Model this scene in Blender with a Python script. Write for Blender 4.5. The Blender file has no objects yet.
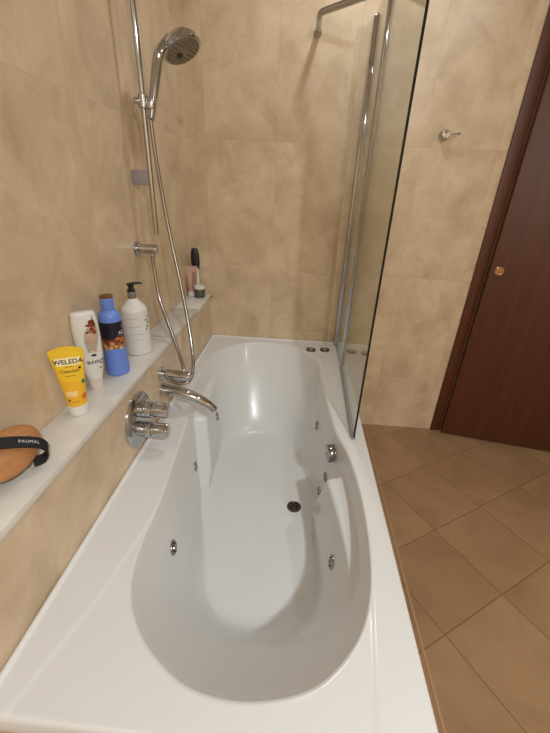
import bpy, bmesh, math, random
from mathutils import Vector, Matrix
from mathutils.bvhtree import BVHTree
PI = math.pi
C = bpy.context.scene.collection
random.seed(4)
H = 0.577            # rim height of the bathtub
ZL = 0.838           # top of the marble ledge
XW = -0.115          # plane of the upper left wall

# ------------------------------------------------------------------ helpers
def obj(name, me, mat=None, parent=None):
    if isinstance(me, bmesh.types.BMesh):
        bm = me; me = bpy.data.meshes.new(name); bm.to_mesh(me); bm.free()
    o = bpy.data.objects.new(name, me); C.objects.link(o)
    if mat is not None and not me.materials: me.materials.append(mat)
    if parent is not None: o.parent = parent
    return o
def tag(o, label=None, cat=None, group=None, kind=None):
    if label: o['label'] = label
    if cat: o['category'] = cat
    if group: o['group'] = group
    if kind: o['kind'] = kind
    return o
def thing(name, label, cat, loc=(0, 0, 0), rz=0.0, group=None):
    o = bpy.data.objects.new(name, None); C.objects.link(o)
    o.empty_display_size = 0.02
    o.location = loc; o.rotation_euler = (0, 0, rz)
    return tag(o, label, cat, group)
def smooth(me, on=True):
    for p in me.polygons: p.use_smooth = on
def mesh(name, verts, faces, sm=True, sharp=None):
    me = bpy.data.meshes.new(name); me.from_pydata([tuple(v) for v in verts], [], faces); me.update()
    if sm: smooth(me)
    if sharp: 
        me.set_sharp_from_angle(angle=math.radians(sharp))
    return me
def box_mesh(name, lo, hi, bev=0.0, seg=2):
    bm = bmesh.new(); bmesh.ops.create_cube(bm, size=1)
    for v in bm.verts: v.co = Vector([lo[i] + (v.co[i] + .5) * (hi[i] - lo[i]) for i in range(3)])
    if bev: bmesh.ops.bevel(bm, geom=bm.edges[:], offset=bev, segments=seg, affect='EDGES', profile=.5)
    bmesh.ops.recalc_face_normals(bm, faces=bm.faces)
    me = bpy.data.meshes.new(name); bm.to_mesh(me); bm.free()
    if bev: smooth(me); me.set_sharp_from_angle(angle=math.radians(40))
    return me
def lathe_mesh(name, prof, M=None, n=40, sharp=35):
    """prof: list of (r, h) revolved about local Z; M places it"""
    vs, fs = [], []; M = M or Matrix()
    for r, h in prof:
        for k in range(n):
            a = 2 * PI * k / n
            vs.append(M @ Vector((max(r, 1e-5) * math.cos(a), max(r, 1e-5) * math.sin(a), h)))
    for i in range(len(prof) - 1):
        for k in range(n):
            k2 = (k + 1) % n
            fs.append((i * n + k, i * n + k2, (i + 1) * n + k2, (i + 1) * n + k))
    fs.append(tuple(range(n - 1, -1, -1))); fs.append(tuple((len(prof) - 1) * n + k for k in range(n)))
    return mesh(name, vs, fs, True, sharp)
def zto(p, d):
    """matrix putting local Z along d with origin p"""
    return Matrix.Translation(Vector(p)) @ Vector(d).normalized().to_track_quat('Z', 'Y').to_matrix().to_4x4()
def catmull(P, n, closed=False):
    P = [Vector(p) for p in P]; out = []; m = len(P)
    segs = m if closed else m - 1
    for i in range(segs):
        if closed: a, b, c, d = P[i - 1], P[i], P[(i + 1) % m], P[(i + 2) % m]
        else: a, b, c, d = P[max(i - 1, 0)], P[i], P[i + 1], P[min(i + 2, m - 1)]
        for k in range(n):
            t = k / n
            out.append(.5 * ((2 * b) + (c - a) * t + (2 * a - 5 * b + 4 * c - d) * t * t + (3 * b - 3 * c + d - a) * t ** 3))
    if not closed: out.append(P[-1])
    return out
def tube_mesh(name, pts, r, n=16, rad=None, flat=1.0, sharp=35, up=None):
    """sweep a circle (flattened by flat) along pts; rad(t) scales the radius"""
    pts = [Vector(p) for p in pts]; vs, fs = [], []
    T = [(pts[min(i + 1, len(pts) - 1)] - pts[max(i - 1, 0)]).normalized() for i in range(len(pts))]
    N = Vector(up) if up else (Vector((0, 0, 1)) if abs(T[0].z) < .9 else Vector((1, 0, 0)))
    for i, p in enumerate(pts):
        N = (N - T[i] * N.dot(T[i])).normalized(); B = T[i].cross(N)
        rr = r * (rad(i / (len(pts) - 1)) if rad else 1)
        for k in range(n):
            a = 2 * PI * k / n
            vs.append(p + N * (rr * flat * math.cos(a)) + B * (rr * math.sin(a)))
    for i in range(len(pts) - 1):
        for k in range(n):
            k2 = (k + 1) % n
            fs.append((i * n + k, i * n + k2, (i + 1) * n + k2, (i + 1) * n + k))
    fs.append(tuple(range(n - 1, -1, -1))); fs.append(tuple((len(pts) - 1) * n + k for k in range(n)))
    return mesh(name, vs, fs, True, sharp)
def sst(a, b, x):
    t = min(1.0, max(0.0, (x - a) / (b - a))); return t * t * (3 - 2 * t)

# ------------------------------------------------------------------ materials
def new_mat(name):
    m = bpy.data.materials.new(name); m.use_nodes = True
    return m, m.node_tree.nodes, m.node_tree.links, m.node_tree.nodes['Principled BSDF']
def plain(name, col, rough=.5, metal=0.0, coat=0.0, sub=0.0, spec=.5, trans=0.0, ior=1.45, noise=0.0, nscale=40):
    m, N, L, b = new_mat(name)
    b.inputs['Base Color'].default_value = (*col, 1); b.inputs['Roughness'].default_value = rough
    b.inputs['Metallic'].default_value = metal; b.inputs['Coat Weight'].default_value = coat
    b.inputs['Coat Roughness'].default_value = .05
    b.inputs['Specular IOR Level'].default_value = spec; b.inputs['Transmission Weight'].default_value = trans
    b.inputs['IOR'].default_value = ior
    if sub: b.inputs['Subsurface Weight'].default_value = sub; b.inputs['Subsurface Scale'].default_value = .01
    if noise:
        t = N.new('ShaderNodeTexNoise'); t.inputs['Scale'].default_value = nscale; t.inputs['Detail'].default_value = 4
        g = N.new('ShaderNodeNewGeometry'); L.new(g.outputs['Position'], t.inputs['Vector'])
        r = N.new('ShaderNodeMapRange'); r.inputs['From Min'].default_value = .3; r.inputs['From Max'].default_value = .7
        r.inputs['To Min'].default_value = 1 - noise; r.inputs['To Max'].default_value = 1 + noise
        L.new(t.outputs['Fac'], r.inputs['Value'])
        mx = N.new('ShaderNodeVectorMath'); mx.operation = 'SCALE'; mx.inputs[0].default_value = col
        L.new(r.outputs['Result'], mx.inputs['Scale']); L.new(mx.outputs['Vector'], b.inputs['Base Color'])
    return m
def tile_mat(name, cols, axis_u, axis_v, su, sv, ou, ov, groove, rough=.3, rot=0.0, gstr=.6, scale=1.0, vein=.35, bump=.02, tone=.1):
    """stone-look tile: soft mottling and veins, one tone per tile, thin joints on a grid"""
    m, N, L, b = new_mat(name)
    geo = N.new('ShaderNodeNewGeometry'); pos = geo.outputs['Position']
    if rot:
        vr = N.new('ShaderNodeVectorRotate'); vr.rotation_type = 'Z_AXIS'; vr.inputs['Angle'].default_value = rot
        L.new(pos, vr.inputs['Vector']); pos2 = vr.outputs['Vector']
    else: pos2 = pos
    sep = N.new('ShaderNodeSeparateXYZ'); L.new(pos2, sep.inputs[0])
    def math_(op, a, bb=None, c=None):
        n = N.new('ShaderNodeMath'); n.operation = op
        for i, v in enumerate((a, bb, c)):
            if v is None: continue
            if isinstance(v, (int, float)): n.inputs[i].default_value = v
            else: L.new(v, n.inputs[i])
        return n.outputs[0]
    def grid(ax, s, o):
        t = math_('DIVIDE', math_('SUBTRACT', sep.outputs[ax], o), s)
        cell = math_('FLOOR', t); fr = math_('SUBTRACT', t, cell)
        d = math_('MULTIPLY', math_('MINIMUM', fr, math_('SUBTRACT', 1.0, fr)), s)
        return cell, d
    cu, du = grid(axis_u, su, ou); cv, dv = grid(axis_v, sv, ov)
    d = math_('MINIMUM', du, dv)
    line = N.new('ShaderNodeMapRange'); line.inputs['From Min'].default_value = groove * .5; line.inputs['From Max'].default_value = groove
    line.inputs['To Min'].default_value = 1; line.inputs['To Max'].default_value = 0; L.new(d, line.inputs['Value'])
    wn = N.new('ShaderNodeTexWhiteNoise'); wn.noise_dimensions = '2D'
    cb = N.new('ShaderNodeCombineXYZ'); L.new(cu, cb.inputs[0]); L.new(cv, cb.inputs[1]); L.new(cb.outputs[0], wn.inputs['Vector'])
    off = N.new('ShaderNodeVectorMath'); off.operation = 'MULTIPLY_ADD'; L.new(wn.outputs['Color'], off.inputs[0])
    off.inputs[1].default_value = (7, 7, 7); L.new(pos, off.inputs[2])
    n1 = N.new('ShaderNodeTexNoise'); n1.inputs['Scale'].default_value = 3.2 * scale; n1.inputs['Detail'].default_value = 9
    n1.inputs['Roughness'].default_value = .62; n1.inputs['Distortion'].default_value = .5; L.new(off.outputs[0], n1.inputs['Vector'])
    rmp = N.new('ShaderNodeValToRGB'); L.new(n1.outputs['Fac'], rmp.inputs['Fac'])
    el = rmp.color_ramp.elements; el[0].position = .3; el[0].color = (*cols[0], 1); el[1].position = .72; el[1].color = (*cols[2], 1)
    e = el.new(.5); e.color = (*cols[1], 1)
    # veins: thin lines where a second noise crosses its middle value
    n2 = N.new('ShaderNodeTexNoise'); n2.inputs['Scale'].default_value = 2.1 * scale; n2.inputs['Detail'].default_value = 7
    n2.inputs['Roughness'].default_value = .55; n2.inputs['Distortion'].default_value = .7; L.new(off.outputs[0], n2.inputs['Vector'])
    ab = math_('ABSOLUTE', math_('SUBTRACT', n2.outputs['Fac'], .5))
    vr2 = N.new('ShaderNodeMapRange'); vr2.inputs['From Min'].default_value = 0; vr2.inputs['From Max'].default_value = .022
    vr2.inputs['To Min'].default_value = vein; vr2.inputs['To Max'].default_value = 0; L.new(ab, vr2.inputs['Value'])
    mv = N.new('ShaderNodeMix'); mv.data_type = 'RGBA'; L.new(vr2.outputs[0], mv.inputs['Factor'])
    L.new(rmp.outputs['Color'], mv.inputs['A']); mv.inputs['B'].default_value = (*[c * .72 for c in cols[0]], 1)
    tn = math_('ADD', math_('MULTIPLY', wn.outputs['Value'], tone), 1 - tone / 2)
    ml = N.new('ShaderNodeVectorMath'); ml.operation = 'SCALE'; L.new(mv.outputs['Result'], ml.inputs[0]); L.new(tn, ml.inputs['Scale'])
    mg = N.new('ShaderNodeMix'); mg.data_type = 'RGBA'; L.new(math_('MULTIPLY', line.outputs[0], gstr), mg.inputs['Factor'])
    L.new(ml.outputs[0], mg.inputs['A']); mg.inputs['B'].default_value = (*cols[3], 1)
    L.new(mg.outputs['Result'], b.inputs['Base Color'])
    b.inputs['Roughness'].default_value = rough
    bp = N.new('ShaderNodeBump'); bp.inputs['Strength'].default_value = .25; bp.inputs['Distance'].default_value = bump * .05
    hh = math_('SUBTRACT', math_('MULTIPLY', n1.outputs['Fac'], .5), math_('MULTIPLY', line.outputs[0], .5))
    L.new(hh, bp.inputs['Height']); L.new(bp.outputs[0], b.inputs['Normal'])
    return m
WCOL = [(.51, .375, .24), (.63, .48, .318), (.745, .585, .41), (.38, .27, .17)]
FCOL = [(.275, .158, .081), (.33, .197, .103), (.385, .236, .126), (.17, .095, .045)]
M = {}
M['wall_x'] = tile_mat('beige_stone_tile_left', WCOL, 1, 2, .62, .62, -.31, .99, .003, gstr=.10, vein=.13, tone=.03, scale=1.9)
M['wall_y'] = tile_mat('beige_stone_tile_back', WCOL, 0, 2, .352, .62, .005, .99, .003, gstr=.17, vein=.13, tone=.03, scale=1.9)
M['floor'] = tile_mat('tan_stone_tile_floor', FCOL, 0, 1, .3285, .3315, .296, -1.009, .0032, rough=.32, rot=math.radians(-31), gstr=.75, scale=.9, vein=.15)
M['ceiling'] = plain('ceiling_paint', (.8, .77, .72), .9)
M['tub'] = plain('white_acrylic', (.715, .71, .695), .24, coat=.12)
M['chrome'] = plain('chrome', (.52, .53, .55), .07, metal=1)
M['chrome_soft'] = plain('satin_chrome', (.55, .54, .52), .22, metal=1)
M['chrome_dark'] = plain('dark_chrome', (.13, .125, .115), .25, metal=1)
M['brass'] = plain('brass', (.55, .36, .16), .3, metal=1)
M['black'] = plain('black_plastic', (.012, .012, .013), .35)
M['jet'] = plain('jet_chrome', (.34, .34, .34), .12, metal=1)
M['seal'] = plain('dark_glass_edge', (.004, .006, .006), .3)
M['grey_seal'] = plain('grey_seal', (.36, .34, .33), .4)
M['sealant'] = plain('white_sealant', (.78, .77, .75), .45)
M['marble'] = plain('white_marble', (.72, .69, .63), .22, noise=.06, nscale=14)
M['wood'] = None

def glass_mat():
    m, N, L, b = new_mat('clear_glass'); N.remove(b)
    out = N['Material Output']; tr = N.new('ShaderNodeBsdfTransparent'); tr.inputs[0].default_value = (.925, .945, .915, 1)
    gl = N.new('ShaderNodeBsdfGlossy'); gl.inputs['Roughness'].default_value = 0.0
    lw = N.new('ShaderNodeLayerWeight'); lw.inputs['Blend'].default_value = .5
    pw = N.new('ShaderNodeMath'); pw.operation = 'POWER'; L.new(lw.outputs['Facing'], pw.inputs[0]); pw.inputs[1].default_value = 5.0
    fr = N.new('ShaderNodeMath'); fr.operation = 'MULTIPLY_ADD'; L.new(pw.outputs[0], fr.inputs[0]); fr.inputs[1].default_value = .96; fr.inputs[2].default_value = .04
    mx = N.new('ShaderNodeMixShader'); L.new(fr.outputs[0], mx.inputs[0]); L.new(tr.outputs[0], mx.inputs[1]); L.new(gl.outputs[0], mx.inputs[2])
    L.new(mx.outputs[0], out.inputs['Surface']); return m
M['glass'] = glass_mat()
def wood_mat(name, c1, c2, rough, sc=(14, 14, .7), axis_rot=None):
    m, N, L, b = new_mat(name)
    tc = N.new('ShaderNodeTexCoord'); mp = N.new('ShaderNodeMapping'); mp.inputs['Scale'].default_value = sc
    L.new(tc.outputs['Object'], mp.inputs['Vector'])
    n = N.new('ShaderNodeTexNoise'); n.inputs['Scale'].default_value = 2.2; n.inputs['Detail'].default_value = 8; n.inputs['Distortion'].default_value = .8
    L.new(mp.outputs[0], n.inputs['Vector'])
    r = N.new('ShaderNodeValToRGB'); L.new(n.outputs['Fac'], r.inputs['Fac'])
    r.color_ramp.elements[0].position = .3; r.color_ramp.elements[0].color = (*c1, 1)
    r.color_ramp.elements[1].position = .75; r.color_ramp.elements[1].color = (*c2, 1)
    L.new(r.outputs[0], b.inputs['Base Color']); b.inputs['Roughness'].default_value = rough
    return m
M['door'] = wood_mat('dark_reddish_wood', (.075, .020, .007), (.112, .032, .011), .5)
M['brush_wood'] = wood_mat('orange_brown_wood', (.42, .18, .065), (.56, .27, .11), .4, sc=(40, 8, 40))

# ------------------------------------------------------------------ room shell
def struct(name, me, mat): return tag(obj(name, me, mat), kind='structure')
DA = math.radians(-11.2)                       # the door wall leans away from the back wall
DX, DY = math.cos(DA), math.sin(DA)
XE, YN, ZC = 2.45, -3.9, 2.60
struct('floor', box_mesh('floor', (XW - .1, YN - .1, -.06), (XE + .15, .12, 0)), M['floor'])
struct('ceiling', box_mesh('ceiling', (XW - .1, YN - .1, ZC), (XE + .15, .12, ZC + .06)), M['ceiling'])
struct('wall_left', box_mesh('wall_left', (XW - .1, YN, 0), (XW, .1, ZC)), M['wall_x'])
struct('wall_left_lower', box_mesh('wall_left_lower', (XW, YN, 0), (0, 0, ZL - .02)), M['wall_x'])
struct('wall_back', box_mesh('wall_back', (XW - .1, 0, 0), (XE + .1, .1, ZC)), M['wall_y'])
struct('wall_right', box_mesh('wall_right', (XE, YN, 0), (XE + .1, .1, ZC)), M['wall_x'])
struct('wall_front', box_mesh('wall_front', (XW - .1, YN - .1, 0), (XE + .1, YN, ZC)), M['wall_y'])
struct('trim_1', box_mesh('trim', (1.016, -1.8, 0), (1.026, -.0005, .0025), .001, 1), plain('light_tan_joint', (.42, .25, .13), .35))
# door leaf set at a slight angle off the back wall, with its casing post
d = thing('door_1', None, None, (1.458, -.0005, 0)); tag(d, kind='structure')
post = obj('door_casing', box_mesh('door_casing', (0, -.012, 0), (.060, 0, 2.16), .004), M['door'], d)
top = obj('door_casing', box_mesh('door_casing', (.075, -.035, 2.085), (.98, -.0, 2.16), .004), M['door'], d)
leaf = obj('door_leaf', box_mesh('door_leaf', (0, -.02, .008), (.86, .02, 2.08), .003), M['door'], d)
leaf.location = (.064, -.024, 0); leaf.rotation_euler = (0, 0, DA)
lk = obj('door_lock', lathe_mesh('door_lock', [(.024, 0), (.024, .003), (.021, .006), (.015, .006), (.013, .004), (.005, .004)], zto((.045, -.02, 1.062), (0, -1, 0)), 32), M['brass'], leaf)
obj('keyhole', lathe_mesh('keyhole', [(.003, 0), (.003, .001)], zto((.049, -.0245, 1.058), (0, -1, 0)), 16), M['black'], lk)

# marble ledge in two slabs along the left wall
for y0, y1, lab in ((YN, -.302, 'long white marble shelf slab along the left wall above the tub'), (-.2995, -.0005, 'short white marble shelf slab in the far corner, under the jar')):
    s = obj('marble_shelf', box_mesh('marble_shelf', (XW + .0005, y0, ZL - .0198), (.006, y1, ZL), .0025), M['marble']); tag(s, lab, 'shelf')
tag(obj('wall_plug', lathe_mesh('wall_plug', [(.004, 0), (.0045, .002), (.001, .003)], zto((.012, -.0002, .822), (0, -1, 0)), 16), plain('dark_red', (.12, .012, .008), .5)),
    'tiny dark red plug in back wall beside the shelf end', 'plug')

# ------------------------------------------------------------------ bathtub
tub = thing('bathtub', 'white whirlpool bathtub with chrome jets and armrests along the beige walls', 'bathtub', (0, 0, 0))
RN = [(.700, -.90), (.726, -1.02), (.741, -1.16), (.745, -1.28), (.740, -1.41), (.724, -1.52), (.697, -1.60), (.655, -1.66), (.603, -1.706), (.546, -1.732),
      (.473, -1.746), (.410, -1.746), (.345, -1.733), (.285, -1.702), (.229, -1.658), (.182, -1.597), (.155, -1.524), (.146, -1.434), (.146, -1.332), (.138, -1.230), (.124, -1.10)]
FN = [(.660, -.90), (.668, -1.00), (.668, -1.10), (.658, -1.21), (.630, -1.265), (.592, -1.310), (.550, -1.340), (.50, -1.360), (.44, -1.370), (.38, -1.368),
      (.330, -1.350), (.292, -1.318), (.268, -1.28), (.248, -1.22), (.215, -1.12), (.175, -1.01)]
def ring(P, n):
    P = P + [(.8 - x, -1.8 - y) for x, y in P]
    q = catmull([(x, y, 0) for x, y in P], 24, True)
    L_ = [0]
    for i in range(len(q)): L_.append(L_[-1] + (q[(i + 1) % len(q)] - q[i]).length)
    out, j = [], 0
    for k in range(n):
        s = L_[-1] * k / n
        while L_[j + 1] < s: j += 1
        t = (s - L_[j]) / (L_[j + 1] - L_[j]); out.append(q[j].lerp(q[(j + 1) % len(q)], t))
    return out
NA = 880
rim = ring(RN, NA); flo = ring(FN, NA)
DEP = .425
PV = [(0, 0), (.05, .001), (.11, .010), (.18, .045), (.25, .115), (.33, .22), (.43, .38), (.54, .56), (.65, .73), (.76, .86), (.87, .95), (.95, .985), (1.0, .996)]
pv = catmull([(a, b, 0) for a, b in PV], 12)
def arm(x, y, z):
    """inward push of the wall below the armrest ledge; the tub is symmetric under half a turn"""
    if x < .4: x, y, s = .8 - x, -1.8 - y, 1.0
    else: s = -1.0
    dz = -z
    if dz < .06 or y < -1.50 or y > -.85: return 0.0
    yb = -1.035 + .10 * min(1, max(0, (dz - .1) / .3))
    r = min(1, max(0, (y + 1.50) / .42)); r = r * (1.35 - .35 * r)
    return s * .056 * r * (1 - sst(yb - .028, yb, y)) * sst(.090, .104, dz) * (1 - .35 * sst(.30, .43, dz))
vs, fs = [], []
rings = []
FR = .013            # radius of the rounded lip at the top of the wall
prof = [(FR * math.sin(math.radians(a)), 0.0, FR * (1 - math.cos(math.radians(a)))) for a in (0, 9, 18, 28, 38, 48, 58, 68)]
lip_in, lip_d = prof[-1][0], prof[-1][2]
low = catmull([(0, lip_d / DEP, 0), (.30, .34, 0), (.56, .64, 0), (.72, .83, 0), (.82, .925, 0), (.91, .98, 0), (1.0, .996, 0)], 30)
zlast = 0
for q_ in low[1:]:
    dz_ = q_.y * DEP
    step_ = .0022 if .080 < dz_ < .112 else .006
    if dz_ - zlast >= step_ or q_.y > .93: prof.append((lip_in, q_.x, dz_)); zlast = dz_
for a_in, frac, dz_ in prof:
    row = []
    for i in range(NA):
        S_ = flo[i] - rim[i]; ln = S_.length; h = (a_in + (ln - a_in) * frac) / ln if frac > 0 else a_in / ln
        p = rim[i] + S_ * h; z = -dz_
        row.append((p.x + arm(p.x, p.y, z), p.y, z))
    rings.append(row)
cen = Vector((.40, -.9, 0))
base = [Vector(p) for p in rings[-1]]
for s in (.97, .93, .87, .78, .65, .5, .33, .16):
    row = []
    for i in range(NA):
        # the floor closes on the long mid-line so that quads stay even
        tgt = Vector((.4, -.9 + (base[i].y + .9) * .55, 0)); p = tgt.lerp(Vector((base[i].x, base[i].y, 0)), s)
        row.append((p.x, p.y, -DEP * .996 - .006 * (1 - s)))
    rings.append(row)
NW = len(rings)
def outward(i):
    p = rim[i]; d_ = Vector((p.x - .4, (p.y + .9) * 1.0, 0)); best = 9
    for a, lo, hi in ((0, 0.0, .8), (1, -1.8, 0.0)):
        c0 = (.4, -.9)[a]
        if abs(d_[a]) > 1e-6:
            t = ((hi if d_[a] > 0 else lo) - c0) / d_[a]; best = min(best, t)
    return Vector((.4 + d_.x * best, -.9 + d_.y * best, 0))
edge = [outward(i) for i in range(NA)]
for cx in (0.0, .8):
    for cy in (-1.8, 0.0):
        j = min(range(NA), key=lambda i: (edge[i] - Vector((cx, cy, 0))).length); edge[j] = Vector((cx, cy, 0))
def deck_z(x, y):
    if y > -.9: x, y = .8 - x, -1.8 - y
    if y > -1.25: return 0.0
    # left and right borders of the lowered end deck
    xl = .146 if y > -1.36 else (.146 - (.146 - .108) * ((-1.36 - y) / .235) ** 1.0 if y > -1.595 else .108 - .058 * (-1.595 - y) / .2)
    xr = .745 if y > -1.40 else .735 - .044 * min(1.4, (-1.45 - y) / .32) if y < -1.45 else .740
    return -.0025 * sst(xl - .006, xl + .008, x) * (1 - sst(xr - .008, xr + .006, x))
outer = []
steps = [0] + [(j + 1) / 46 for j in range(46)]
for t in steps[1:]:
    row = []
    for i in range(NA):
        p = rim[i].lerp(edge[i], t)
        e = min(p.x, .8 - p.x, -p.y, p.y + 1.8)
        z = deck_z(p.x, p.y)
        if e < .008: z -= .008 - math.sqrt(max(0, .008 ** 2 - (.008 - e) ** 2))
        row.append((p.x, p.y, z))
    outer.append(row)
outer.append([(p.x, p.y, -.045) for p in edge])
ins = lambda v, lo, hi: min(max(v, lo), hi)
outer.append([(ins(p.x, .012, .788), ins(p.y, -1.788, -.012), -.045) for p in edge])
# fold the deck's drop at the rim into the wall's first rings
for k in range(NW):
    for i in range(NA):
        x, y, z = rings[k][i]
        if z > -.02: rings[k][i] = (x, y, z + deck_z(rim[i].x, rim[i].y) * (1 + z / .02))
allr = list(reversed(outer)) + rings
for r in allr:
    for p in r: vs.append((p[0], p[1], p[2] + H))
for k in range(len(allr) - 1):
    for i in range(NA):
        j = (i + 1) % NA
        fs.append((k * NA + i, (k + 1) * NA + i, (k + 1) * NA + j, k * NA + j))
last = (len(allr) - 1) * NA
# close the middle with strips between mirrored sides
c0 = len(vs); vs.append((.4, -.9, H - DEP - .006))
fs.append(tuple(last + i for i in range(NA))) if False else None
for i in range(NA): fs.append((last + i, c0, last + (i + 1) % NA))
me = mesh('tub_shell', vs, fs, True)
bm = bmesh.new(); bm.from_mesh(me); bmesh.ops.recalc_face_normals(bm, faces=bm.faces)
bm.faces.ensure_lookup_table()
bm.normal_update()
if bm.faces[-1].normal.z < 0: bmesh.ops.reverse_faces(bm, faces=bm.faces[:])
bvh = BVHTree.FromBMesh(bm)
bm.to_mesh(me); bm.free(); smooth(me)
me.set_sharp_from_angle(angle=math.radians(75))
shell = obj('tub_shell', me, M['tub'], tub)
for lo_, hi_ in (((.770, -1.786, .001), (.786, -.004, H - .040)), ((.004, -1.786, .001), (.770, -1.770, H - .040))):
    obj('side_panel', box_mesh('side_panel', lo_, hi_), M['wall_x'] if hi_[0] > .78 else M['wall_y'], tub)
# white sealant along the walls
obj('sealant_bead', tube_mesh('sealant_bead', [(.0085, -1.799, H - .002), (.0085, -.9, H - .002), (.0085, -.009, H - .002)], .0082, 12), M['sealant'], tub)
obj('sealant_bead', tube_mesh('sealant_bead', [(.004, -.0065, H - .001), (.4, -.0065, H - .001), (.796, -.0065, H - .001)], .006, 12), M['sealant'], tub)

def on_tub(p):
    q, n, idx, dist = bvh.find_nearest(Vector(p)); return q, n
def jet(p, r=.023):
    q, n = on_tub(p)
    Mx = zto(q - n * .002, n)
    j = obj('jet', lathe_mesh('jet', [(r, 0), (r, .003), (r * .92, .0062), (r * .74, .0072), (r * .66, .0055), (r * .62, .001)], Mx, 32), M['jet'], tub)
    obj('nozzle', lathe_mesh('nozzle', [(r * .50, 0), (r * .50, .004), (r * .40, .0088), (r * .22, .0098), (r * .18, .006), (r * .02, .006)], Mx, 28), M['jet'], j)
    obj('nozzle_ring', lathe_mesh('nozzle_ring', [(r * .64, 0), (r * .64, .0022), (r * .50, .0024)], Mx, 28), M['chrome_dark'], j)
JETS = []
SMALL = []
KNOB = None
JETS = [(.122, -.897, .335), (.188, -1.334, .414), (.135, -.513, .330), (.640, -.654, .420), (.670, -1.296, .358)]
SMALL = [(.679, -.903, .341), (.664, -.870, .225)]
KNOB = (.694, -.930, .491)
for p in JETS: jet(p)
for p in SMALL: jet(p, .021)
if KNOB:
    q, n = on_tub(KNOB); n = (n + Vector((-.6, 0, -.1))).normalized(); Mx = zto(q - n * .010, n)
    kb = obj('overflow_knob', lathe_mesh('overflow_knob', [(.026, 0), (.026, .010), (.0335, .012), (.0345, .016), (.0345, .034), (.032, .038), (.0, .0395)], Mx, 48), M['jet'], tub)
    obj('knob_lever', tube_mesh('knob_lever', [Mx @ Vector(v) for v in ((0, 0, .038), (0, .0, .042))], .004, 10), M['chrome'], kb)
dr = obj('drain', lathe_mesh('drain', [(.030, 0), (.031, .003), (.027, .005), (.024, .004), (.023, .001), (.0, .001)], Matrix.Translation((.556, -.900, H - DEP - .0005)), 40), M['chrome_dark'], tub)
obj('drain_strainer', lathe_mesh('drain_strainer', [(.016, 0), (.016, .002), (.011, .004), (.0, .0045)], Matrix.Translation((.556, -.900, H - DEP + .001)), 32), M['black'], dr)
for x, y in ((.610, -.128), (.690, -.118)):
    Mx = Matrix.Translation((x, y, H - .006))
    b_ = obj('control_button', lathe_mesh('control_button', [(.028, 0), (.028, .007), (.026, .010), (.021, .011), (.020, .0085), (.0, .0085)], Mx, 40), M['chrome_dark'], tub)
    obj('button_cap', lathe_mesh('button_cap', [(.0165, .006), (.0165, .0105), (.014, .012), (.0, .0125)], Mx, 32), M['chrome_soft'], b_)

# ------------------------------------------------------------------ bath fittings on the lower wall
t = thing('thermostat_mixer', 'round chrome plate with two stacked handles on wall above the tub', 'mixer', (0, -1.078, .692))
pl_ = obj('wall_plate', lathe_mesh('wall_plate', [(.094, 0.0005), (.094, .005), (.090, .010), (.076, .0145), (.04, .017), (0, .018)], zto((0, 0, 0), (1, 0, 0)), 64), M['chrome'], t)
for dz, dy in ((.034, .010), (-.034, -.008)):
    kn = obj('handle', lathe_mesh('handle', [(.0285, .010), (.0285, .018), (.027, .020), (.0275, .024), (.0275, .044), (.0255, .050), (.020, .051), (.020, .055), (.0235, .056),
            (.0245, .060), (.0245, .098), (.0225, .104), (.019, .105), (0, .105)], zto((0, dy, dz), (1, 0, 0)), 48), M['chrome'], t)
    obj('grip', tube_mesh('grip', [(.058, dy - .001, dz + .024), (.062, dy - .001, dz + .027), (.100, dy - .001, dz + .0265), (.104, dy - .001, dz + .023)], .0045, 10), M['chrome'], kn)
t = thing('bath_spout', 'curved chrome bath spout pointing down over the tub', 'spout', (0, -.846, .672))
sp = catmull([(.000, 0, 0), (.040, 0, .000), (.085, .002, -.009), (.130, .004, -.026), (.170, .006, -.050), (.196, .008, -.074), (.204, .008, -.083)], 8)
obj('spout_body', tube_mesh('spout_body', sp, .0245, 28, rad=lambda s: (1.08 - .40 * s) if s < .99 else .58, flat=.85), M['chrome'], t)
obj('wall_flange', lathe_mesh('wall_flange', [(.028, .0005), (.028, .006), (.024, .010), (.0, .010)], zto((0, 0, 0), (1, 0, 0)), 40), M['chrome'], t)
obj('aerator', lathe_mesh('aerator', [(.009, 0), (.0105, .006), (.0105, .012), (.007, .012), (.0, .010)], zto((.196, .008, -.076), (.5, 0, -1)), 24), M['chrome'], t)
t = thing('hose_connector', 'chrome wall connector with both shower hoses meeting it, above the spout', 'connector', (0, -.844, .744))
obj('wall_flange', lathe_mesh('wall_flange', [(.027, .0005), (.027, .008), (.024, .012), (.0, .012)], zto((0, 0, 0), (1, 0, 0)), 40), M['chrome'], t)
obj('connector_body', lathe_mesh('connector_body', [(.0160, .008), (.0160, .018), (.0200, .022), (.0200, .110), (.018, .115), (.0, .1155)], zto((0, 0, 0), (1, 0, -.06)), 40), M['chrome'], t)

# ------------------------------------------------------------------ shower rail, outlet, hand shower, hoses
RX, RY = -.048, -.622
t = thing('shower_rail', 'tall vertical chrome shower rail fixed to the left wall', 'rail', (RX, RY, 1.229))
obj('pole', lathe_mesh('pole', [(.0085, 0), (.0095, .001), (.0095, .90), (.0085, .901)], Matrix(), 28), M['chrome'], t)
br = obj('bracket', box_mesh('bracket', (XW - RX + .0005, -.006, .168), (-.002, .012, .216), .003), plain('grey_plastic', (.33, .29, .30), .35), t)
obj('bracket', box_mesh('bracket', (XW - RX + .0005, -.010, .85), (.002, .010, .885), .003), M['chrome_soft'], t)
sl = obj('slider', lathe_mesh('slider', [(.013, .398), (.016, .401), (.016, .436), (.013, .439)], Matrix(), 32), M['chrome_soft'], t)
obj('slider_knob', lathe_mesh('slider_knob', [(.010, .010), (.010, .026), (.008, .030), (0, .030)], zto((0, 0, .418), (-1, -.5, 0)), 28), M['chrome'], sl)
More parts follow.
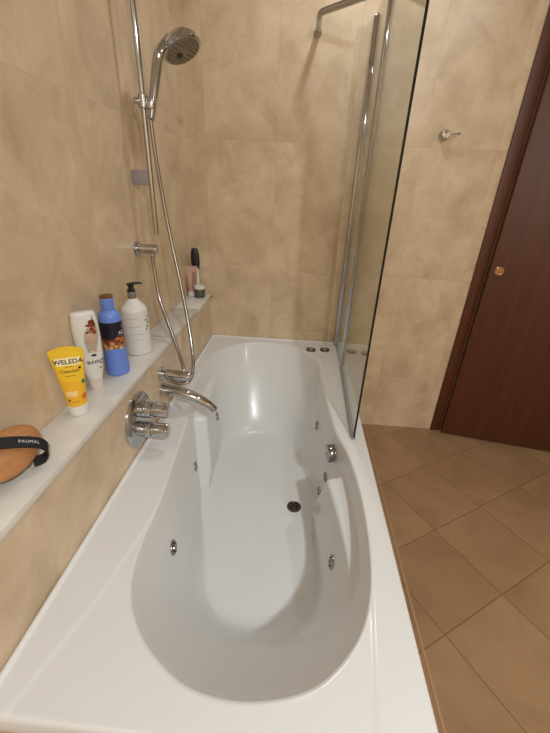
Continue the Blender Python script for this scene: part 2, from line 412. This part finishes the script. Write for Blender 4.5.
obj('slider_cradle', lathe_mesh('slider_cradle', [(.0155, -.018), (.017, -.014), (.017, .012), (.0155, .016)], zto((.030, -.006, .412), (.15, .16, .9)), 28), M['chrome_soft'], sl)
# hand shower
hs = thing('hand_shower', 'chrome hand shower with round spray head held on the rail', 'shower head', (0, 0, 0))
HC = Vector((.066, -.535, 1.815)); HB = Vector((RX + .026, RY - .012, 1.596))
neck = Vector((.004, -.598, 1.755))
path = catmull([HB, HB.lerp(neck, .5), neck, Vector((.014, -.590, 1.785)), HC + Vector((-.028, -.022, .012))], 10)
obj('shower_handle', tube_mesh('shower_handle', path, .0165, 24, rad=lambda s: .72 + .33 * sst(0, .5, s)), M['chrome'], hs)
hn = Vector((.44, -.16, -.88)).normalized()
Mx = zto(HC, hn) @ Matrix.Scale(1.15, 4)
hd = obj('spray_head', lathe_mesh('spray_head', [(.006, -.030), (.022, -.029), (.040, -.022), (.054, -.008), (.0585, .004), (.0585, .010), (.055, .013), (.051, .0125)], Mx, 56), M['chrome'], hs)
fc = obj('spray_face', lathe_mesh('spray_face', [(.0515, .008), (.0512, .0135), (.048, .0145), (.0, .0150)], Mx, 48), plain('grey_spray_face', (.30, .28, .235), .3, metal=.6), hs)
bm = bmesh.new()
for rr, nn in ((.019, 8), (.028, 12), (.037, 16), (.045, 20)):
    for k in range(nn):
        a = 2 * PI * k / nn
        bmesh.ops.create_cone(bm, cap_ends=True, segments=8, radius1=.0016, radius2=.001, depth=.003, matrix=Mx @ Matrix.Translation((rr * math.cos(a), rr * math.sin(a), .0162)))
obj('nozzle_ring', bm, plain('dark_rubber', (.06, .058, .05), .5), fc)
obj('spray_centre', lathe_mesh('spray_centre', [(.0095, .014), (.009, .0175), (0, .018)], Mx @ Matrix.Translation((.0, -.014, 0)), 24), M['black'], fc)

t = thing('hose_outlet', 'chrome wall elbow feeding a hose below the rail', 'outlet', (XW, -.668, 1.180))
obj('wall_flange', lathe_mesh('wall_flange', [(.026, .0005), (.026, .008), (.0235, .012), (.0, .012)], zto((0, 0, 0), (1, 0, 0)), 40), M['chrome'], t)
obj('outlet_body', lathe_mesh('outlet_body', [(.0145, .008), (.0145, .014), (.0180, .018), (.0180, .078), (.0165, .082), (.0, .082)], zto((0, 0, 0), (1, 0, 0)), 36), M['chrome_soft'], t)
obj('hose_nut', lathe_mesh('hose_nut', [(.0085, 0), (.0095, .002), (.0095, .020), (.0085, .022)], zto((.060, 0, -.034), (0, 0, 1)), 24), M['chrome'], t)
def hose_mat():
    m, N, L, b = new_mat('braided_steel_hose')
    b.inputs['Metallic'].default_value = 1; b.inputs['Base Color'].default_value = (.42, .40, .385, 1); b.inputs['Roughness'].default_value = .24
    return m
M['hose'] = hose_mat()
def ribbed(s): return 1.0
HN = Vector((-.055 + .0, -.668, 1.150))
hA = catmull([(XW + .060, -.668, 1.150), (XW + .064, -.672, 1.10), (-.036, -.690, 1.00), (.000, -.725, .92), (.040, -.765, .84), (.078, -.815, .775), (.090, -.842, .754)], 40)
tag(obj('shower_hose', tube_mesh('shower_hose', hA, .0068, 12, rad=ribbed), M['hose']), 'shorter flexible steel hose from the wall elbow down to the connector', 'hose')
hB = catmull([tuple(HB + Vector((-.001, -.001, -.002))), (HB.x + .002, HB.y + .004, 1.50), (-.010, -.622, 1.36), (.010, -.632, 1.22), (.042, -.660, 1.07), (.075, -.700, .92), (.100, -.748, .81), (.115, -.800, .755), (.112, -.842, .722), (.085, -.856, .712), (.050, -.850, .712), (.026, -.846, .722)], 40)
tag(obj('shower_hose', tube_mesh('shower_hose', hB, .0068, 12, rad=ribbed), M['hose']), 'longer flexible steel hose hanging from the hand shower in a loop', 'hose')

# ------------------------------------------------------------------ glass screen
GX = .765
t = thing('shower_screen', 'clear two-panel glass shower screen standing on the tub rim', 'shower screen', (GX, 0, H + .002))
GT = 1.50
obj('wall_profile', box_mesh('wall_profile', (-.014, -.038, 0), (.014, -.001, GT - .005), .005, 3), M['chrome'], t)
g1 = obj('glass_panel', box_mesh('glass_panel', (-.003, -.335, .006), (.003, -.036, GT)), M['glass'], t)
hp = obj('hinge_profile', lathe_mesh('hinge_profile', [(.0105, .003), (.0115, .005), (.0115, GT + .02), (.010, GT + .022)], Matrix.Translation((0, -.345, 0)), 28), M['chrome'], t)
obj('hinge_profile', box_mesh('hinge_profile', (-.006, -.062, .004), (.006, -.046, GT - .01), .004, 3), M['chrome'], t)
# swinging panel with its big rounded upper corner, turned a little about the hinge
RC = .30
out_ = [(-.009, .012), (-.610, .012)] + [(-.610 + RC * (1 - math.cos(a)), GT - RC + RC * math.sin(a)) for a in [k * PI / 2 / 20 for k in range(21)]] + [(-.009, GT)]
vs = [(sx, y, z) for sx in (-.003, .003) for y, z in out_]; n_ = len(out_)
fs = [tuple(range(n_)), tuple(range(2 * n_ - 1, n_ - 1, -1))] + [(i, i + n_, (i + 1) % n_ + n_, (i + 1) % n_) for i in range(n_)]
bm = bmesh.new(); bv = [bm.verts.new(v) for v in vs]; [bm.faces.new([bv[i] for i in f]) for f in fs]; bmesh.ops.recalc_face_normals(bm, faces=bm.faces)
g2 = obj('glass_panel', bm, M['glass'], t)
ed_ = [Vector((0, -.611, .012)), Vector((0, -.611, .4)), Vector((0, -.611, .8))] + [Vector((0, y - .001, z)) for y, z in out_[2:-1]]
e2 = obj('glass_edge', tube_mesh('glass_edge', ed_, .0036, 8, up=(1, 0, 0)), M['seal'], t)
s2 = obj('bottom_seal', box_mesh('bottom_seal', (-.008, -.608, .0), (.008, -.006, .018), .003), M['grey_seal'], t)
for g_ in (g2, e2, s2): g_.location = (0, -.345, 0); g_.rotation_euler = (0, 0, -.023)
obj('bottom_seal', box_mesh('bottom_seal', (-.005, -.330, .0), (.005, -.040, .010), .002), M['grey_seal'], t)
ZB = 2.035 - H - .002
bp_ = catmull([(.522 - GX, -.001, ZB - .012), (.522 - GX, -.05, ZB - .010), (.522 - GX, -.105, ZB - .004)], 6)
bp_ += catmull([(.523 - GX, -.125, ZB), (.528 - GX, -.136, ZB + .004), (.541 - GX, -.149, ZB + .006)], 6) + [Vector((-.10, -.262, ZB + .006)), Vector((.0, -.345, ZB + .006))]
obj('support_bar', tube_mesh('support_bar', bp_, .0125, 24), M['chrome'], t)
obj('bar_flange', lathe_mesh('bar_flange', [(.0165, .001), (.0165, .006), (.014, .009), (.0, .009)], zto((.522 - GX, 0, ZB - .012), (0, -1, 0)), 36), M['chrome'], t)

# towel hook
t = thing('towel_hook', 'small chrome peg hook on the beige back wall right of the glass', 'hook', (1.146, 0, 1.662)); t.scale = (1.2, 1.2, 1.2)
obj('hook_base', lathe_mesh('hook_base', [(.019, -.0005), (.019, .010), (.016, .022), (.014, .024), (.014, .030), (.0, .031)], zto((0, 0, 0), (0, -1, 0)), 32), M['chrome'], t)
obj('hook_peg', tube_mesh('hook_peg', [(.008, -.022, 0), (.028, -.026, .001), (.044, -.028, .002), (.050, -.029, .003), (.052, -.029, .003)], .0045, 16, rad=lambda s: .8 if s < .6 else 1.25), M['chrome'], t)

# ------------------------------------------------------------------ toiletries
class Loft:
    """stack of superellipse sections: (z, rx, ry, power, offset_y)"""
    def __init__(s, secs, sub=8):
        q = catmull([(a[0], a[1], a[2]) for a in secs], sub)
        e = catmull([(a[3], a[4] if len(a) > 4 else 0, 0) for a in secs], sub)
        s.S = [(q[i].x, q[i].y, q[i].z, e[i].x, e[i].y) for i in range(len(q))]
        s.z0, s.z1 = s.S[0][0], s.S[-1][0]
    def at(s, z):
        for i in range(len(s.S) - 1):
            a, b_ = s.S[i], s.S[i + 1]
            if a[0] <= z <= b_[0]:
                t_ = 0 if b_[0] == a[0] else (z - a[0]) / (b_[0] - a[0])
                return [a[k] + (b_[k] - a[k]) * t_ for k in range(5)]
        return s.S[-1] if z > s.z1 else s.S[0]
    def pt(s, th, z, off=0.0):
        """th = 0 faces local -Y, increasing to +X"""
        _, rx, ry, pw, oy = s.at(z); c, d_ = math.sin(th), -math.cos(th)
        f = lambda v: math.copysign(abs(v) ** (2 / pw), v)
        return Vector(((rx + off) * f(c), (ry + off) * f(d_) + oy, z))
    def mesh(s, name, n=56, za=None, zb=None, sharp=50):
        vs, fs = [], []; Z = [a[0] for a in s.S if (za is None or a[0] > za) and (zb is None or a[0] < zb)]
        if za is not None: Z.insert(0, za)
        if zb is not None: Z.append(zb)
        for z in Z:
            for k in range(n): vs.append(s.pt(2 * PI * k / n, z))
        for i in range(len(Z) - 1):
            for k in range(n):
                k2 = (k + 1) % n; fs.append((i * n + k, i * n + k2, (i + 1) * n + k2, (i + 1) * n + k))
        fs.append(tuple(range(n - 1, -1, -1))); fs.append(tuple((len(Z) - 1) * n + k for k in range(n)))
        return mesh(name, vs, fs, True, sharp)
    def patch(s, name, t0, t1, z0, z1, off=.0003, nu=24, nv=12, shape=None):
        vs, fs = [], []
        for j in range(nv + 1):
            for i in range(nu + 1):
                u, v = i / nu, j / nv
                if shape: a, zz = shape(u, v)
                else: a, zz = t0 + (t1 - t0) * u, z0 + (z1 - z0) * v
                vs.append(s.pt(a, zz, off))
        for j in range(nv):
            for i in range(nu):
                a = j * (nu + 1) + i; fs.append((a, a + 1, a + nu + 2, a + nu + 1))
        return mesh(name, vs, fs, True)
    def blob(s, name, th, z, w, h, off=.0005, n=20):
        r = s.pt(th, z); rr = max(.008, math.hypot(r.x, r.y)); vs = [s.pt(th, z, off)]; fs = []
        for ring_ in (1, 2):
            for k in range(n):
                a = 2 * PI * k / n; vs.append(s.pt(th + w * .5 * ring_ / 2 * math.cos(a) / rr, z + h * .5 * ring_ / 2 * math.sin(a), off))
        for k in range(n):
            k2 = (k + 1) % n; fs.append((0, 1 + k, 1 + k2)); fs.append((1 + k, 1 + n + k, 1 + n + k2, 1 + k2))
        return mesh(name, vs, fs, True)
    def text(s, name, txt, th, z, size, off=.0008, flip=False, slant=0.0, bold=0.0, spacing=1.0):
        """lettering wrapped on the surface by arc length measured at its centre"""
        cu = bpy.data.curves.new('lettering', 'FONT'); cu.body = txt; cu.size = size; cu.align_x = 'CENTER'; cu.align_y = 'CENTER'
        cu.offset = bold; cu.space_character = spacing; cu.resolution_u = 3
        o = bpy.data.objects.new('lettering', cu); C.objects.link(o); bpy.context.view_layer.update()
        dg = bpy.context.evaluated_depsgraph_get(); me = bpy.data.meshes.new_from_object(o.evaluated_get(dg))
        bpy.data.objects.remove(o); bpy.data.curves.remove(cu)
        # arc length table around the section
        tab = [(0, th)]; a = th; L_ = 0; prev = s.pt(th, z)
        for k in range(300):
            a += .006; p = s.pt(a, z); L_ += (p - prev).length; prev = p; tab.append((L_, a))
        tab2 = [(0, th)]; a = th; L_ = 0; prev = s.pt(th, z)
        for k in range(300):
            a -= .006; p = s.pt(a, z); L_ += (p - prev).length; prev = p; tab2.append((L_, a))
        def ang(u):
            T_ = tab if u >= 0 else tab2; u = abs(u)
            for i in range(len(T_) - 1):
                if T_[i + 1][0] >= u:
                    f = (u - T_[i][0]) / max(1e-9, T_[i + 1][0] - T_[i][0]); return T_[i][1] + (T_[i + 1][1] - T_[i][1]) * f
            return T_[-1][1]
        for v in me.vertices:
            x, y = v.co.x, v.co.y
            if flip: x, y = -x, -y
            y += slant * x
            v.co = s.pt(ang(x), z + y, off)
        me.name = name; return me

def P_(n, c, r=.4, **k): return plain(n, c, r, **k)
white_pl = P_('white_plastic', (.74, .72, .68), .3, sub=.05); grey_ink = P_('grey_ink', (.22, .20, .17), .6); navy = P_('navy_ink', (.02, .025, .09), .5)
yel = P_('yellow_plastic', (.85, .55, .03), .38); yel2 = P_('orange_yellow_print', (.85, .46, .03), .45); green = P_('green_print', (.03, .22, .06), .5); lemon = P_('pale_lemon_print', (.95, .85, .45), .5)

def grow(t, k): t.scale = (k, k, k)
# yellow squeeze tube standing on its cap
t = thing('squeeze_tube', 'yellow squeeze tube standing on its white cap on the shelf', 'tube', (-.066, -1.262, ZL), math.radians(28))
B = Loft([(.024, .0215, .0205, 2), (.05, .0235, .0190, 2.0), (.09, .0275, .0135, 2.0), (.13, .0320, .0070, 2.1), (.158, .0350, .0022, 2.3), (.172, .0362, .0012, 2.5)])
for i, a in enumerate(B.S):      # the crimped end sits in a gentle arc
    pass
body = obj('tube_body', B.mesh('tube_body', 64), yel, t)
for v in body.data.vertices:
    if v.co.z > .12: v.co.z -= (v.co.z - .12) / .052 * .010 * (v.co.x / .036) ** 2
obj('cap', lathe_mesh('cap', [(.0205, .0), (.0222, .001), (.0232, .022), (.0225, .0255), (.0, .0256)], Matrix(), 48), white_pl, t)
obj('label_print', B.patch('label_print', -.95, 1.0, .028, .088, .0004), yel2, t)
obj('label_panel', B.patch('label_panel', -.82, .86, .128, .146, .0006), lemon, t)
obj('lettering', B.text('lettering', 'WELEDA', 0.02, .1365, .0148, .0012, bold=.0003), navy, t)
for s_, z_, sz, mt in (('Calendula', .1145, .0095, P_('olive_ink', (.10, .09, .02), .5)),):
    obj('lettering', B.text('lettering', s_, .02, z_, sz, .0011, bold=.0001), mt, t)
obj('label_panel', B.patch('label_panel', -.75, .3, .053, .066, .0007), P_('pale_print', (.93, .66, .30), .5), t)
for th_, z_, w_, mt in ((.75, .120, .006, P_('brown_dot', (.10, .03, .02), .5)), (1.0, .085, .011, green), (-.55, .043, .005, navy), (-1.1, .111, .007, P_('pink_dot', (.8, .35, .2), .5)), (.95, .048, .016, P_('red_orange_print', (.75, .16, .03), .5))):
    obj('label_dot', B.blob('label_dot', th_, z_, w_, w_, .0009), mt, t)

for z_, a0, a1 in ((.1245, -.2, .25), (.103, -.35, .35), (.038, -.3, .35)):
    obj('label_line', B.patch('label_line', a0, a1, z_, z_ + .0014, .0009), P_('brown_ink', (.30, .14, .03), .5), t)
grow(t, 1.12)
# white conditioner bottle standing upside down on its cap
t = thing('conditioner_bottle', 'white bottle with reddish flower print and upside-down lettering, between yellow tube and blue bottle', 'bottle', (-.086, -1.130, ZL), math.radians(38))
B = Loft([(.034, .0200, .0165, 2.3), (.06, .0262, .0185, 2.3), (.10, .0310, .0195, 2.4), (.15, .0335, .0195, 2.4), (.19, .0335, .0188, 2.5), (.218, .0315, .0172, 2.6), (.228, .0295, .0155, 2.6), (.231, .0260, .0125, 2.6)])
obj('bottle_body', B.mesh('bottle_body', 64), white_pl, t)
C2 = Loft([(.0, .0165, .0140, 2.3), (.003, .0178, .0150, 2.3), (.020, .0190, .0158, 2.3), (.0335, .0197, .0162, 2.3)])
obj('cap', C2.mesh('cap', 48), P_('pearly_cap', (.70, .60, .55), .3), t)
def swoosh(u, v):
    z = .118 + .098 * v; c = .10 + .45 * v; w = .62 * math.sin(PI * min(1, v * .9 + .08)) + .08
    return c + (u - .5) * 2 * w * .75, z + .008 * math.sin(u * PI)
obj('label_print', B.patch('label_print', 0, 0, 0, 0, .0003, shape=swoosh), P_('greige_print', (.46, .38, .30), .4), t)
rf = random.Random(11)
for k in range(22):
    f = k / 21; th_ = .50 - .30 * f + rf.uniform(-.22, .22); z_ = .205 - .052 * f + rf.uniform(-.005, .005)
    c_ = rf.choice([(.20, .04, .02), (.30, .08, .045), (.42, .17, .11), (.14, .03, .02)]) if f < .62 else rf.choice([(.60, .38, .27), (.66, .46, .34), (.50, .26, .16)])
    obj('flower_print', B.blob('flower_print', th_, z_, rf.uniform(.006, .012), rf.uniform(.006, .012), .0006 + k * .00001), P_('flower_print', c_, .45), t)
obj('lettering', B.text('lettering', 'Dove', .22, .088, .021, .0009, flip=True, bold=.0002), navy, t)
gold = P_('tan_gold_print', (.40, .24, .10), .45)
obj('logo', B.blob('logo', .62, .069, .0065, .008, .0008), gold, t)
obj('label_dot', B.blob('label_dot', .16, .110, .0075, .0075, .0008), P_('dark_dot', (.05, .025, .03), .5), t)
for z_, w_ in ((.124, .6), (.119, .5)):
    obj('label_line', B.patch('label_line', -.25, w_, z_, z_ + .0014, .0008), P_('rose_line', (.45, .25, .18), .5), t)

grow(t, 1.04)
# blue bath-foam bottle
blue = P_('periwinkle_blue_plastic', (.15, .26, .70), .3)
t = thing('bath_foam_bottle', 'round blue bottle with a dark fruit label and brown cap ring', 'bottle', (-.069, -1.022, ZL), math.radians(40))
B = Loft([(0, .0300, .0300, 2), (.003, .0335, .0335, 2), (.020, .0345, .0345, 2), (.075, .0325, .0325, 2), (.115, .0312, .0312, 2), (.155, .0315, .0315, 2), (.178, .0318, .0318, 2), (.192, .0290, .0290, 2), (.200, .0225, .0225, 2), (.204, .0188, .0188, 2)])
obj('bottle_body', B.mesh('bottle_body', 64), blue, t)
obj('cap', lathe_mesh('cap', [(.0182, .203), (.0188, .204), (.0186, .236), (.0178, .2405)], Matrix(), 48), blue, t)
obj('cap_ring', lathe_mesh('cap_ring', [(.0180, .2403), (.0186, .2415), (.0184, .2455), (.0165, .247), (.0145, .2455), (.0, .2450)], Matrix(), 48), P_('brown_gold', (.22, .10, .03), .3, metal=.5), t)
obj('label_panel', B.patch('label_panel', -PI, PI, .120, .172, .0004, 64), P_('near_black_label', (.012, .010, .022), .35), t)
obj('label_print', B.patch('label_print', -PI, PI, .090, .1205, .0005, 64), P_('dark_red_label', (.16, .035, .02), .4), t)
rnd = random.Random(7)
for k in range(26):
    th_ = -1.5 + 3.0 * k / 25; z_ = .092 + rnd.random() * .030
    c_ = rnd.choice([(.55, .16, .03), (.70, .32, .05), (.22, .03, .02), (.42, .10, .05), (.62, .45, .20), (.09, .02, .03)])
    obj('fruit_print', B.blob('fruit_print', th_, z_, .010 + rnd.random() * .009, .008 + rnd.random() * .008, .0008 + k * .00001), P_('fruit_print', c_, .45), t)
obj('lettering', B.text('lettering', 'AZ', .62, .138, .014, .0009, bold=.0001), P_('label_white', (.75, .75, .78), .4), t)
for z_ in (.131, .1275): obj('label_line', B.patch('label_line', .25, 1.0, z_ - .0007, z_, .0008), P_('label_grey', (.30, .28, .33), .4), t)
obj('label_line', B.blob('label_line', .85, .156, .010, .010, .0008), P_('label_blue_grey', (.10, .12, .24), .4), t)

grow(t, 1.05)
# white pump dispenser
t = thing('pump_bottle', 'big white soap dispenser with a black pump, on the shelf', 'bottle', (-.070, -.850, ZL), math.radians(20))
B = Loft([(0, .0370, .0370, 2), (.003, .0408, .0408, 2), (.02, .0412, .0412, 2), (.08, .0415, .0415, 2), (.140, .0412, .0412, 2), (.150, .0400, .0400, 2), (.157, .0365, .0365, 2), (.170, .0250, .0250, 2), (.182, .0150, .0150, 2), (.185, .0140, .0140, 2)])
obj('bottle_body', B.mesh('bottle_body', 64), white_pl, t)
obj('collar', lathe_mesh('collar', [(.0125, .184), (.0130, .185), (.0130, .203), (.0115, .206), (.0, .206)], Matrix(), 36), P_('smoky_clear_plastic', (.20, .18, .15), .15, spec=.7), t)
ph = obj('pump_head', lathe_mesh('pump_head', [(.0075, .204), (.0125, .206), (.0125, .212), (.0085, .215), (.0080, .222), (.0125, .227), (.0125, .231), (.0, .233)], Matrix(), 32), M['black'], t)
obj('pump_nozzle', tube_mesh('pump_nozzle', [(-.004, 0, .229), (.014, .003, .231), (.028, .006, .2305), (.034, .007, .228)], .0048, 14, rad=lambda s: 1.2 - .5 * s, flat=.8), M['black'], ph)
for z_, a0, a1 in ((.128, -.6, .35), (.100, -.5, .5), (.075, -.45, .55), (.056, -.2, .7)):
    obj('label_line', B.patch('label_line', a0, a1, z_ - .0009, z_ + .0005, .0004), P_('pale_grey_print', (.42, .38, .30), .5), t)
for th_, z_, w_, h_ in ((.95, .118, .010, .006), (1.15, .108, .008, .009), (1.05, .096, .012, .006), (.90, .088, .007, .005), (1.2, .128, .006, .006)):
    obj('leaf_print', B.blob('leaf_print', th_, z_, w_, h_, .0006), P_('leaf_green_print', (.12, .20, .06), .5), t)

grow(t, 1.10)
# far corner: pink tube, small jar and the black-ended file
t = thing('cream_tube', 'pinkish squeeze tube on a white cap in the far shelf corner', 'tube', (-.088, -.062, ZL), math.radians(30))
B = Loft([(.024, .0215, .0200, 2), (.05, .0240, .0190, 2), (.09, .0275, .0120, 2), (.125, .0300, .0050, 2.1), (.142, .0305, .0016, 2.4)])
obj('tube_body', B.mesh('tube_body', 48), P_('dusty_pink_plastic', (.50, .29, .23), .4), t)
obj('cap', lathe_mesh('cap', [(.0205, 0), (.0225, .001), (.0225, .0245), (.0, .0248)], Matrix(), 36), white_pl, t)
obj('label_print', B.patch('label_print', -.5, 1.1, .05, .10, .0004, shape=lambda u, v: (-.3 + 1.1 * u * (1 - .5 * v) + .4 * v, .04 + .075 * v)), P_('rosy_brown_print', (.30, .16, .13), .45), t)
grow(t, 1.16)
t = thing('glass_jar', 'small dark-filled clear jar with white lid at the shelf end', 'jar', (-.040, -.082, ZL))
obj('jar_body', lathe_mesh('jar_body', [(.0235, 0), (.0262, .002), (.0265, .040), (.0245, .043), (.0, .0432)], Matrix(), 48), P_('smoky_jar_glass', (.085, .078, .055), .12, spec=.8), t)
obj('jar_lid', lathe_mesh('jar_lid', [(.0262, .043), (.0272, .044), (.0272, .056), (.0255, .058), (.0, .0582)], Matrix(), 48), white_pl, t)
grow(t, 1.12)
t = thing('foot_file', 'white foot file with black oval head leaning upright behind the jar', 'foot file', (-.066, -.042, ZL), math.radians(8))
obj('file_handle', tube_mesh('file_handle', [(.000, .010, .001), (.0, .012, .03), (.0, .015, .06), (-.001, .019, .108)], .0105, 24, rad=lambda s: .95 if .02 < s else .8, flat=.45, up=(0, 1, 0)), white_pl, t)
n_ = 24; pp = [(-.001 - .004 * i / n_, .0185 + .009 * i / n_, .088 + .098 * i / n_) for i in range(n_ + 1)]
obj('file_head', tube_mesh('file_head', pp, .0170, 28, rad=lambda s: max(.12, math.sqrt(max(0, 1 - ((s - .56) / .56) ** 2)) if s > .45 else .62 + .36 * sst(0, .45, s)), flat=.42, up=(0, 1, 0)), M['black'], t)

grow(t, 1.36)
# wooden massage brush with a black strap
t = thing('bath_brush', 'orange-brown wooden bath brush with black hand strap lying on the shelf', 'brush', (-.066, -1.503, ZL), 0)
def pad(name, lx, ly, lz, power, M_, mat, n=48, m_=20):
    vs, fs = [], []
    for j in range(m_ + 1):
        ph_ = -PI / 2 + PI * j / m_; c = math.copysign(abs(math.cos(ph_)) ** (2 / power), 1); s_ = math.copysign(abs(math.sin(ph_)) ** (2 / 2.0), math.sin(ph_))
        for k in range(n):
            a = 2 * PI * k / n; vs.append(M_ @ Vector((lx * c * math.cos(a), ly * c * math.sin(a) , lz * s_)))
    for j in range(m_):
        for k in range(n):
            k2 = (k + 1) % n; fs.append((j * n + k, j * n + k2, (j + 1) * n + k2, (j + 1) * n + k))
    return obj(name, mesh(name, vs, fs, True), mat, t)
BM = Matrix.Translation((.0, .0, .057)) @ Matrix.Rotation(math.radians(48), 4, 'Y')
pad('brush_back', .046, .082, .021, 2.8, BM, M['brush_wood'])
pad('bristle_pad', .041, .075, .016, 3.2, BM @ Matrix.Translation((0, 0, -.016)), P_('dark_bristles', (.05, .045, .035), .8))
def strap_pts():
    return [BM @ Vector(v) for v in ((-.046, -.040, .004), (-.040, -.034, .021), (-.022, -.014, .030), (.002, .010, .036), (.028, .032, .036), (.048, .042, .024), (.056, .034, .006), (.047, .020, -.006))]
sp_ = catmull(strap_pts(), 8); vs, fs = [], []
wd = (BM.to_3x3() @ Vector((-.62, .78, 0))).normalized() * .0125
for i, p in enumerate(sp_):
    T_ = (sp_[min(i + 1, len(sp_) - 1)] - sp_[max(0, i - 1)]).normalized(); W_ = (wd - T_ * wd.dot(T_)); nn_ = T_.cross(W_).normalized() * .0014
    for a, b_ in ((-1, -1), (1, -1), (1, 1), (-1, 1)): vs.append(p + W_ * a + nn_ * b_)
for i in range(len(sp_) - 1):
    for k in range(4): fs.append((i * 4 + k, i * 4 + (k + 1) % 4, (i + 1) * 4 + (k + 1) % 4, (i + 1) * 4 + k))
fs += [(0, 3, 2, 1), tuple((len(sp_) - 1) * 4 + k for k in range(4))]
ds = [0]
for i in range(len(sp_) - 1): ds.append(ds[-1] + (sp_[i + 1] - sp_[i]).length)
strap = obj('hand_strap', mesh('hand_strap', vs, fs, True, 40), P_('black_webbing', (.010, .010, .012), .7), t)

cu = bpy.data.curves.new('lettering', 'FONT'); cu.body = 'PAUMAL'; cu.size = .0095; cu.align_y = 'CENTER'; cu.space_character = 1.15
o_ = bpy.data.objects.new('lettering', cu); C.objects.link(o_); bpy.context.view_layer.update()
me = bpy.data.meshes.new_from_object(o_.evaluated_get(bpy.context.evaluated_depsgraph_get())); bpy.data.objects.remove(o_)
for v in me.vertices:
    u = ds[-1] * .40 + v.co.x; i = max(k for k in range(len(ds) - 1) if ds[k] <= u)
    T_ = (sp_[i + 1] - sp_[i]).normalized(); W_ = (wd - T_ * wd.dot(T_)).normalized(); nn_ = T_.cross(W_)
    if nn_.z < 0: nn_ = -nn_
    v.co = sp_[i] + T_ * (u - ds[i]) + W_ * (v.co.y) + nn_ * .0022
obj('lettering', me, P_('white_print', (.7, .7, .7), .5), strap)

# ------------------------------------------------------------------ ceiling lamps (the room's lights and one added fill)
def downlight(x, y, power, r=.05, lab='', col=(.885, .96, 1.0)):
    t = thing('ceiling_spotlight', 'round recessed ceiling spotlight ' + lab, 'lamp', (x, y, ZC))
    obj('lamp_ring', lathe_mesh('lamp_ring', [(r + .02, -.0002), (r + .02, -.004), (r + .002, -.006), (r, -.003)], Matrix(), 40), M['chrome_soft'], t)
    L_ = bpy.data.lights.new('lamp', 'AREA'); L_.shape = 'DISK'; L_.size = 2 * r; L_.energy = power; L_.color = col
    lo = bpy.data.objects.new('lamp', L_); C.objects.link(lo); lo.location = (0, 0, -.010); lo.parent = t
    return t
downlight(.68, -.42, 5, lab='over the middle of the tub')
downlight(1.30, -3.15, 50, lab='behind the camera')
downlight(1.55, -1.40, 5, lab='added as fill in front of the door')  # added fill lamp, lifts the ambient light on the right side
w = bpy.data.worlds.new('world'); bpy.context.scene.world = w; w.use_nodes = True
w.node_tree.nodes['Background'].inputs[0].default_value = (.9, .85, .8, 1); w.node_tree.nodes['Background'].inputs[1].default_value = .05

# ------------------------------------------------------------------ camera
cam = bpy.data.cameras.new('camera'); co = bpy.data.objects.new('camera', cam); C.objects.link(co)
cam.sensor_fit = 'HORIZONTAL'; cam.sensor_width = 36; cam.lens = 358.6 / 550 * 36; cam.clip_start = .02
co.matrix_world = Matrix.Translation((.5026, -2.0485, 1.4041)) @ Matrix(((.9968, -.0665, .0451), (.0699, .4405, -.895), (.0396, .8953, .4437))).to_4x4()
sc = bpy.context.scene; sc.camera = co
sc.view_settings.view_transform = 'Standard'; sc.view_settings.look = 'None'; sc.view_settings.gamma = 1
sc.view_settings.use_curve_mapping = False
sc.view_settings.exposure = 0.2
